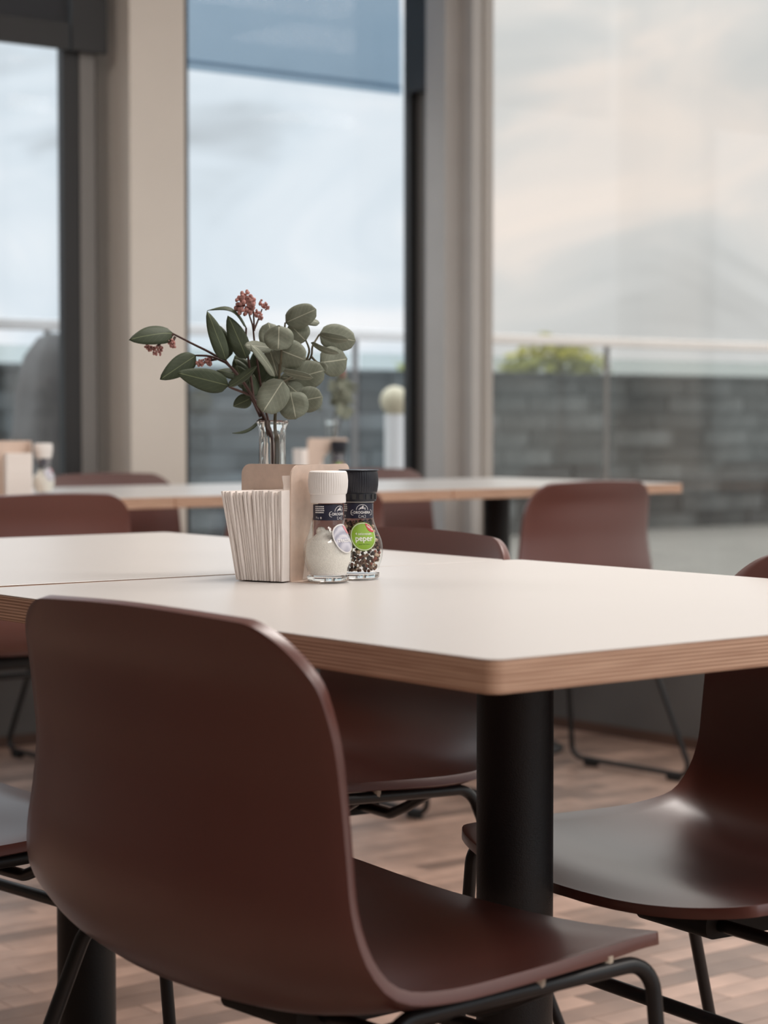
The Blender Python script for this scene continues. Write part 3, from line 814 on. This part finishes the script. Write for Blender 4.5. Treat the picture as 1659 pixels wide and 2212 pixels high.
    if salt:
        link('lettering', text_mesh('middelgrof', .0032, 0, zc+.0030, ofs+.0004), ink, st)
        link('lettering', text_mesh('zeezout', .0070, 0, zc-.0015, ofs+.0004, bold=.00008, sx=.92), ink, st)
    else:
        link('lettering', text_mesh('NIEUW', .0027, .0078, zc+.0092, ofs+.0006, tilt=R(-38), bold=.00005), ink, st)
        link('lettering', text_mesh('4 seizoenen', .0040, 0, zc+.0030, ofs+.0004, sx=.95), ink, st)
        link('lettering', text_mesh('peper', .0088, 0, zc-.0021, ofs+.0004, bold=.00008, sx=.95), ink, st)
        link('lettering', text_mesh('puur en intens', .0021, 0, zc-.0082, ofs+.0004), M_['dgreen'], st)
    return t
sg = make_grinder(True); tag(sg, 'salt grinder with a white ribbed cap, in front of the pepper', 'grinder', 'spice grinders on the near table')
sg.location = (.359, .684, TZ+.0012); sg.rotation_euler = (0, 0, math.atan2(-1.193-.684, -1.0454-.359) + R(50))
pg = make_grinder(False); tag(pg, 'pepper grinder with a navy-black cap and a round green sticker', 'grinder', 'spice grinders on the near table')
pg.location = (.4134, .6997, TZ+.0012); pg.rotation_euler = (0, 0, math.atan2(-1.193-.6997, -1.0454-.4134) + R(14))

# ------------------------------------------------------------------ vase and sprigs (metres from the foot of the vase)
LEAVES=[
('d',[-0.078, 0.0864, 0.2763],[-0.131, 0.0959, 0.2679],0.0260,10,0.10),
('d',[-0.0665, 0.0568, 0.2509],[-0.1099, 0.0641, 0.2231],0.0248,-12,0.06),
('d',[-0.0464, 0.02, 0.2163],[-0.1058, 0.0357, 0.2305],0.0273,-10,0.05),
('d',[-0.0453, 0.027, 0.2448],[-0.0663, 0.0339, 0.3005],0.0210,25,0.03),
('d',[-0.0091, 0.0388, 0.2834],[-0.0492, 0.0588, 0.3025],0.0138,58,0.28),
('d',[-0.0239, 0.0549, 0.2479],[-0.0288, 0.0673, 0.287],0.0224,-20,0.04),
('d',[-0.0157, 0.0293, 0.2475],[-0.031, 0.0441, 0.2967],0.0244,15,0.05),
('d',[-0.0493, 0.0158, 0.2152],[-0.0293, -0.0115, 0.2385],0.0136,50,0.06),
('d',[-0.0075, 0.0331, 0.2025],[-0.0175, 0.0533, 0.1936],0.0181,-30,0.08),
('d',[-0.0059, 0.0177, 0.177],[-0.0361, 0.028, 0.1623],0.0101,55,-0.12),
('d',[-0.0019, 0.042, 0.2133],[-0.0156, 0.0548, 0.248],0.0235,0,0.05),
('d',[0.0029, 0.0443, 0.208],[0.0132, 0.0448, 0.2483],0.0246,10,0.05),
('d',[-0.0045, 0.0308, 0.2036],[-0.0104, 0.0371, 0.2344],0.0234,30,0.03),
('d',[0.0121, 0.0434, 0.2081],[0.0193, 0.0395, 0.2403],0.0215,-20,0.03),
('d',[-0.0173, 0.029, 0.2183],[-0.0251, 0.0363, 0.2395],0.0191,-20,0.03),
('g',[-0.0143, -0.0336, 0.2834],[-0.0188, -0.038, 0.2552],0.0332,0,0.04),
('g',[-0.0128, -0.0234, 0.2583],[0.0079, -0.0533, 0.2445],0.0323,10,0.05),
('g',[-0.0058, -0.0099, 0.2562],[-0.0062, -0.0015, 0.2879],0.0273,15,0.03),
('g',[-0.0095, -0.0133, 0.2576],[-0.0398, -0.002, 0.2614],0.0178,30,0.06),
('g',[0.0326, -0.0205, 0.2677],[0.0182, -0.0081, 0.2867],0.0275,-15,0.04),
('g',[0.012, -0.0095, 0.2881],[0.0367, -0.0345, 0.3031],0.0263,15,0.10),
('g',[0.0511, -0.0212, 0.2882],[0.0304, -0.0047, 0.2925],0.0143,35,0.06),
('g',[0.0567, -0.0136, 0.2759],[0.0922, -0.0356, 0.2681],0.0309,5,0.05),
('g',[0.0452, -0.03, 0.2751],[0.0646, -0.0585, 0.2684],0.0116,48,0.10),
('g',[0.0311, -0.0322, 0.2653],[0.0499, -0.0605, 0.2529],0.0089,55,0.12),
('g',[0.0507, -0.0234, 0.2427],[0.081, -0.0344, 0.2472],0.0350,5,0.05),
('g',[0.0448, -0.0252, 0.241],[0.0469, -0.0401, 0.2323],0.0138,20,0.03),
('g',[0.0152, -0.0093, 0.2224],[0.0453, -0.0387, 0.2339],0.0338,10,0.07),
('g',[0.0283, 0.0062, 0.2281],[0.0468, -0.0073, 0.2472],0.0245,10,0.03),
('g',[-0.0091, -0.0342, 0.2321],[0.0079, -0.0672, 0.2246],0.0109,50,0.05),
('g',[-0.0199, -0.0323, 0.2263],[-0.0459, -0.0226, 0.2618],0.0140,45,0.06),
('g',[-0.0094, -0.0345, 0.2218],[-0.0369, -0.0338, 0.1863],0.0343,-8,0.05),
('g',[0.0027, -0.032, 0.2094],[0.0009, -0.045, 0.1786],0.0345,12,0.05),
('g',[0.0102, -0.0322, 0.198],[0.0308, -0.0545, 0.2037],0.0293,8,0.06),
('g',[0.0113, -0.0128, 0.2181],[0.0254, -0.0247, 0.2033],0.0242,0,0.04),
('g',[0.0203, 0.0124, 0.2265],[0.06, -0.0127, 0.2218],0.0213,10,0.05),
('g',[-0.0054, -0.0182, 0.2273],[-0.012, -0.0113, 0.2586],0.0241,-10,0.03),
('g',[0.0062, 0.035, 0.2026],[0.0019, 0.0399, 0.2304],0.0214,10,0.03),
('g',[0.0122, 0.0001, 0.2341],[0.0301, -0.0068, 0.2501],0.0243,0,0.03),
('d',[0.0103, 0.0445, 0.2017],[0.0074, 0.0553, 0.2404],0.0311,10,0.04),
('d',[0.0003, 0.0404, 0.216],[-0.0086, 0.0622, 0.2521],0.0289,-10,0.05),
('d',[0.0192, 0.0442, 0.2082],[0.0364, 0.0385, 0.2351],0.0290,15,0.05),
('d',[0.0067, 0.0356, 0.2187],[0.0061, 0.0383, 0.2603],0.0289,-15,0.04),
('d',[0.029, 0.0301, 0.2081],[0.0505, 0.0141, 0.2269],0.0279,0,0.05),
('d',[0.0272, 0.0184, 0.2016],[0.0403, 0.0091, 0.2208],0.0246,10,0.04),
('d',[-0.0057, 0.0458, 0.2267],[-0.0315, 0.0666, 0.2347],0.0182,30,0.05),
('d',[0.0176, 0.0278, 0.2347],[0.032, 0.0176, 0.256],0.0235,-10,0.05),
]
STEM_DARK= [[[0.0054, 0.0065, 0.1362], [0.0013, 0.0115, 0.168], [-0.0032, 0.016, 0.185], [-0.0103, 0.0225, 0.2014], [-0.0262, 0.0235, 0.2234], [-0.0418, 0.0304, 0.2418], [-0.0531, 0.0465, 0.254], [-0.0639, 0.0683, 0.2649], [-0.078, 0.0864, 0.2763]], [[-0.0426, 0.0311, 0.2428], [-0.056, 0.0421, 0.2497], [-0.0665, 0.0568, 0.2509]], [[-0.0135, 0.0253, 0.2061], [-0.0412, 0.0221, 0.2138], [-0.0464, 0.02, 0.2163]], [[-0.0262, 0.0235, 0.2224], [-0.0406, 0.0228, 0.2364], [-0.0453, 0.027, 0.2448]], [[-0.0103, 0.0225, 0.2014], [-0.007, 0.0345, 0.2344], [-0.0095, 0.0382, 0.2664], [-0.0091, 0.0388, 0.2834]], [[-0.078, 0.0864, 0.2757], [-0.0901, 0.0891, 0.2671], [-0.096, 0.0935, 0.2618]], [[-0.0764, 0.085, 0.2725], [-0.0818, 0.0825, 0.2649]], [[-0.0471, 0.0413, 0.2472], [-0.0555, 0.0478, 0.2445]], [[-0.005, 0.0172, 0.1813], [-0.0047, 0.0306, 0.1972], [-0.0075, 0.0331, 0.2025]], [[0.0015, 0.0117, 0.1749], [-0.0034, 0.0158, 0.1781], [-0.0068, 0.0184, 0.177]]]
STEM_BUD= [[[0.0129, 0.0133, 0.1361], [0.0117, 0.0225, 0.1706], [0.0096, 0.0324, 0.2026], [0.0031, 0.0332, 0.2399], [-0.002, 0.0323, 0.2664], [-0.006, 0.0301, 0.2847], [-0.0111, 0.0283, 0.2951], [-0.0129, 0.0302, 0.3041]], [[-0.0049, 0.0289, 0.2794], [-0.0048, 0.0299, 0.298], [-0.0057, 0.0313, 0.3113]], [[-0.0049, 0.029, 0.281], [0.0021, 0.0305, 0.2929], [0.0086, 0.0324, 0.3049]]]
STEM_GREY= [[[0.0038, -0.005, 0.1364], [-0.0036, -0.0101, 0.1681], [-0.0022, -0.01, 0.1917], [-0.0053, -0.0189, 0.2152], [-0.0065, -0.0234, 0.2334], [-0.0102, -0.026, 0.2489], [-0.007, -0.0152, 0.2586]], [[-0.0019, -0.0151, 0.2179], [0.0157, -0.0158, 0.226], [0.0352, -0.0115, 0.2369], [0.0426, -0.0166, 0.2501], [0.0382, -0.0253, 0.2614], [0.0481, -0.0199, 0.2702], [0.0508, -0.0217, 0.2755]], [[-0.0026, -0.0197, 0.2414], [0.0064, -0.0127, 0.2653], [0.0116, -0.0091, 0.2881]], [[-0.0065, -0.0234, 0.2324], [-0.0131, -0.0362, 0.2538], [-0.0143, -0.0336, 0.2834]], [[-0.0022, -0.01, 0.1917], [-0.0018, -0.0221, 0.2074], [0.0102, -0.0322, 0.198]], [[0.0426, -0.0166, 0.2501], [0.0474, -0.0208, 0.2438], [0.0507, -0.0234, 0.2427]], [[0.0352, -0.0115, 0.2369], [0.0381, -0.0192, 0.2552], [0.0326, -0.0205, 0.2677]]]
BUD_TOP= [[-0.0175, 0.0347, 0.319], [-0.0129, 0.0311, 0.32], [-0.0097, 0.0283, 0.3158], [-0.0198, 0.0361, 0.3126], [-0.0148, 0.0321, 0.3115], [-0.0104, 0.0284, 0.3073], [-0.0209, 0.0365, 0.3041], [-0.0176, 0.0338, 0.302], [-0.0126, 0.0298, 0.301], [-0.0094, 0.0278, 0.311], [-0.0155, 0.0329, 0.3163]]
BUD_RIGHT= [[0.0088, 0.0326, 0.3124], [0.0112, 0.0305, 0.3092], [0.0124, 0.0295, 0.307], [0.0034, 0.0323, 0.2984], [0.0017, 0.0337, 0.3005], [0.005, 0.0309, 0.2962]]
BUD_LEFT= [[-0.1044, 0.1001, 0.2607], [-0.1011, 0.0973, 0.2581], [-0.0979, 0.0946, 0.2554], [-0.0946, 0.0919, 0.2538], [-0.0961, 0.0934, 0.2596], [-0.0928, 0.0908, 0.2586], [-0.0834, 0.0838, 0.2671], [-0.0811, 0.0817, 0.2618], [-0.0818, 0.0825, 0.2649]]
BUD_MID= [[-0.0654, 0.0556, 0.2445], [-0.063, 0.0536, 0.2414], [-0.0571, 0.0491, 0.2456], [-0.0547, 0.047, 0.2424], [-0.0533, 0.0462, 0.2477], [-0.0596, 0.051, 0.2435]]
def make_vase(label):
    t = empty('glass_vase'); tag(t, label, 'vase')
    out = [(.018, 0), (.0225, .002), (.0235, .02), (.0225, .06), (.0185, .095), (.0150, .12), (.0146, .15), (.0152, .165), (.0170, .171), (.0185, .1745), (.0185, .177)]
    inn = [(.0168, .177), (.0158, .1735), (.0140, .165), (.0130, .15), (.0130, .12), (.0165, .095), (.0205, .06), (.0212, .02), (.0195, .008), (.004, .006)]
    n = 40
    MB().lathe(out+inn, n, rib=lambda k, i: .0007*math.cos(i*2*PI/n*10) if k < 7 else 0).build('vase_body', M_['glass'], t, smooth=True)
    return t
def leaf_mesh(kind, B, T, w, roll, arch):
    B, T = Vector(B), Vector(T); ax = T-B; L = ax.length; ax.normalize()
    h = Vector((-.60, -.76, .22)).normalized()
    n0 = (h - ax*h.dot(ax)).normalized(); n0 = Matrix.Rotation(R(roll), 3, ax) @ n0; sd = ax.cross(n0)
    NL, NW = 12, 6; vs_, fs, uvs = [], [], []
    for i in range(NL+1):
        u = i/NL
        if kind == 'd': f = math.sin(PI*u**.74)**.66*(1-.10*u)
        else: f = math.sqrt(max(0, 1-(2*u-1)**2))**.92 * (1.0-.10*u)
        if i == 0 or i == NL: f = .02
        c = B + ax*(L*u) + n0*(arch*L*math.sin(PI*u))
        for j in range(NW+1):
            q = -1+2*j/NW
            wav = .03*w*math.sin(u*9+q*2)
            vs_.append(c + sd*(w/2*f*q*(1.0 if kind == 'd' else 1.07)) + n0*(-abs(q)**1.6*w*f*.10 + wav)); uvs.append((.5+.5*q*max(f, .2), u))
    k = NW+1
    for i in range(NL):
        for j in range(NW): fs.append((i*k+j, i*k+j+1, (i+1)*k+j+1, (i+1)*k+j))
    me = bpy.data.meshes.new('leaf'); me.from_pydata([tuple(v) for v in vs_], [], fs); me.update()
    ul = me.uv_layers.new(name='leaf')
    for lp in me.loops: ul.data[lp.index].uv = uvs[lp.vertex_index]
    for p in me.polygons: p.use_smooth = True
    me.materials.append(M_['leafd'] if kind == 'd' else M_['leafg'])
    return me
def smooth_path(pts):
    if len(pts) < 3: return [Vector(p) for p in pts]
    return [Vector(catmull(pts, (len(pts)-1)*i/(4*(len(pts)-1)))) for i in range(4*(len(pts)-1)+1)]
def add_leaves(t, kind):
    for k, B, T, w, roll, arch in LEAVES:
        if k == kind:
            o = link('leaf', leaf_mesh(k, B, T, w, roll, arch), None, t)
            s = o.modifiers.new('thick', 'SOLIDIFY'); s.thickness = .0005; s.offset = 0
def add_stems(t, stems, m, r0, r1):
    for i, s in enumerate(stems):
        MB().tube(smooth_path(s), r0 if i == 0 else r1*1.5, 7, r1).build('stem' if i == 0 else 'twig', m, t, smooth=True)
def buds(t, pts, seed, r=.0042):
    rb = random.Random(seed); m = MB()
    for p in pts:
        for k in range(10):
            d = Vector((rb.gauss(0,1), rb.gauss(0,1), rb.gauss(0,1))).normalized()
            m.ball(Vector(p)+d*r*.85, r*rb.uniform(.38, .58), 6, 5, (1, 1, rb.uniform(.7, 1.3)))
    tag(m.build('bud_cluster', M_['bud'], t, smooth=True), kind='stuff')
def fix_foot(stems):
    # the first stem starts inside the vase, just above its floor
    s = stems[0]; return [[[s[0][0]*.3, s[0][1]*.3, .02]] + s] + stems[1:]
def make_bouquet():
    a = empty('leafy_branch'); add_stems(a, fix_foot(STEM_DARK), M_['bark'], .0026, .0011); add_leaves(a, 'd')
    buds(a, BUD_LEFT, 1, .0032); buds(a, BUD_MID, 2, .0032)
    b = empty('eucalyptus_sprig'); add_stems(b, fix_foot(STEM_GREY), M_['gstem'], .0024, .0010); add_leaves(b, 'g')
    c = empty('bud_sprig'); add_stems(c, fix_foot(STEM_BUD), M_['bark'], .0018, .0008); buds(c, BUD_TOP, 3, .0050); buds(c, BUD_RIGHT, 4, .0034)
    return a, b, c
VX, VY = .372, .807
v1 = make_vase('small clear glass vase behind the kraft holder on the near table'); v1.location = (VX, VY, TZ)
ba, bb, bc = make_bouquet()
for o in (ba, bb, bc): o.location = (VX, VY, TZ)
tag(ba, 'dark green branch with long leaves reaching left in the near vase', 'branch')
tag(bb, 'grey-green sprig with round leaves on the right of the near vase', 'branch')
tag(bc, 'thin twig topped with dusty pink buds in the near vase', 'branch')

# ------------------------------------------------------------------ things on the window tables
# middle window table: holder, napkins, pepper, vase with a smaller bunch
HX, HY, HR = 2.325, 3.40, R(-10)
h2 = copy_tree(holder); h2.location = (HX, HY, TZ); h2.rotation_euler = (0, 0, HR); tag(h2, 'blurred kraft napkin holder on the middle window table', 'napkin holder')
for i in range(16):
    o = bpy.data.objects.new('paper_napkin', naps[i % 3]); COL.objects.link(o)
    o.location = (*at_holder(.0145, .003+i*.0036), TZ+.0015); o.rotation_euler = (0, 0, HR); o.scale = (1, 1.1, 1)
    tag(o, 'white paper napkin in the blurred holder on the middle window table', 'napkin', 'napkins on the middle window table')
p2 = copy_tree(pg); p2.location = (*at_holder(.075, -.032), TZ+.0012); tag(p2, 'blurred dark-capped grinder on the middle window table', 'grinder')
v2 = copy_tree(v1); v2.location = (2.47, 3.49, TZ); tag(v2, 'blurred glass vase on the middle window table', 'vase')
b2 = copy_tree(bb); b2.location = (2.47, 3.49, TZ); b2.rotation_euler = (0, 0, R(35)); b2.scale = (1, 1, 1); tag(b2, 'blurred round-leaved sprig in the vase on the middle window table', 'branch')
c2 = copy_tree(bc); c2.location = (2.47, 3.49, TZ); c2.rotation_euler = (0, 0, R(-120)); tag(c2, 'blurred pink budded twig in the vase on the middle window table', 'branch')
# left window table: a second set at the edge of the view
HX, HY, HR = 1.408, 3.237, R(69)
h3 = copy_tree(holder); h3.location = (HX, HY, TZ); h3.rotation_euler = (0, 0, HR); tag(h3, 'blurred kraft napkin holder on the left window table', 'napkin holder')
for i in range(14):
    o = bpy.data.objects.new('paper_napkin', naps[i % 3]); COL.objects.link(o)
    o.location = (*at_holder(.0145, .003+i*.0042), TZ+.0015); o.rotation_euler = (0, 0, HR); o.scale = (1, 1.25, 1)
    tag(o, 'white paper napkin in the blurred holder on the left window table', 'napkin', 'napkins on the left window table')
g3 = copy_tree(sg); g3.location = (*at_holder(.050, -.034), TZ+.0012); tag(g3, 'blurred white-capped grinder on the left window table', 'grinder')
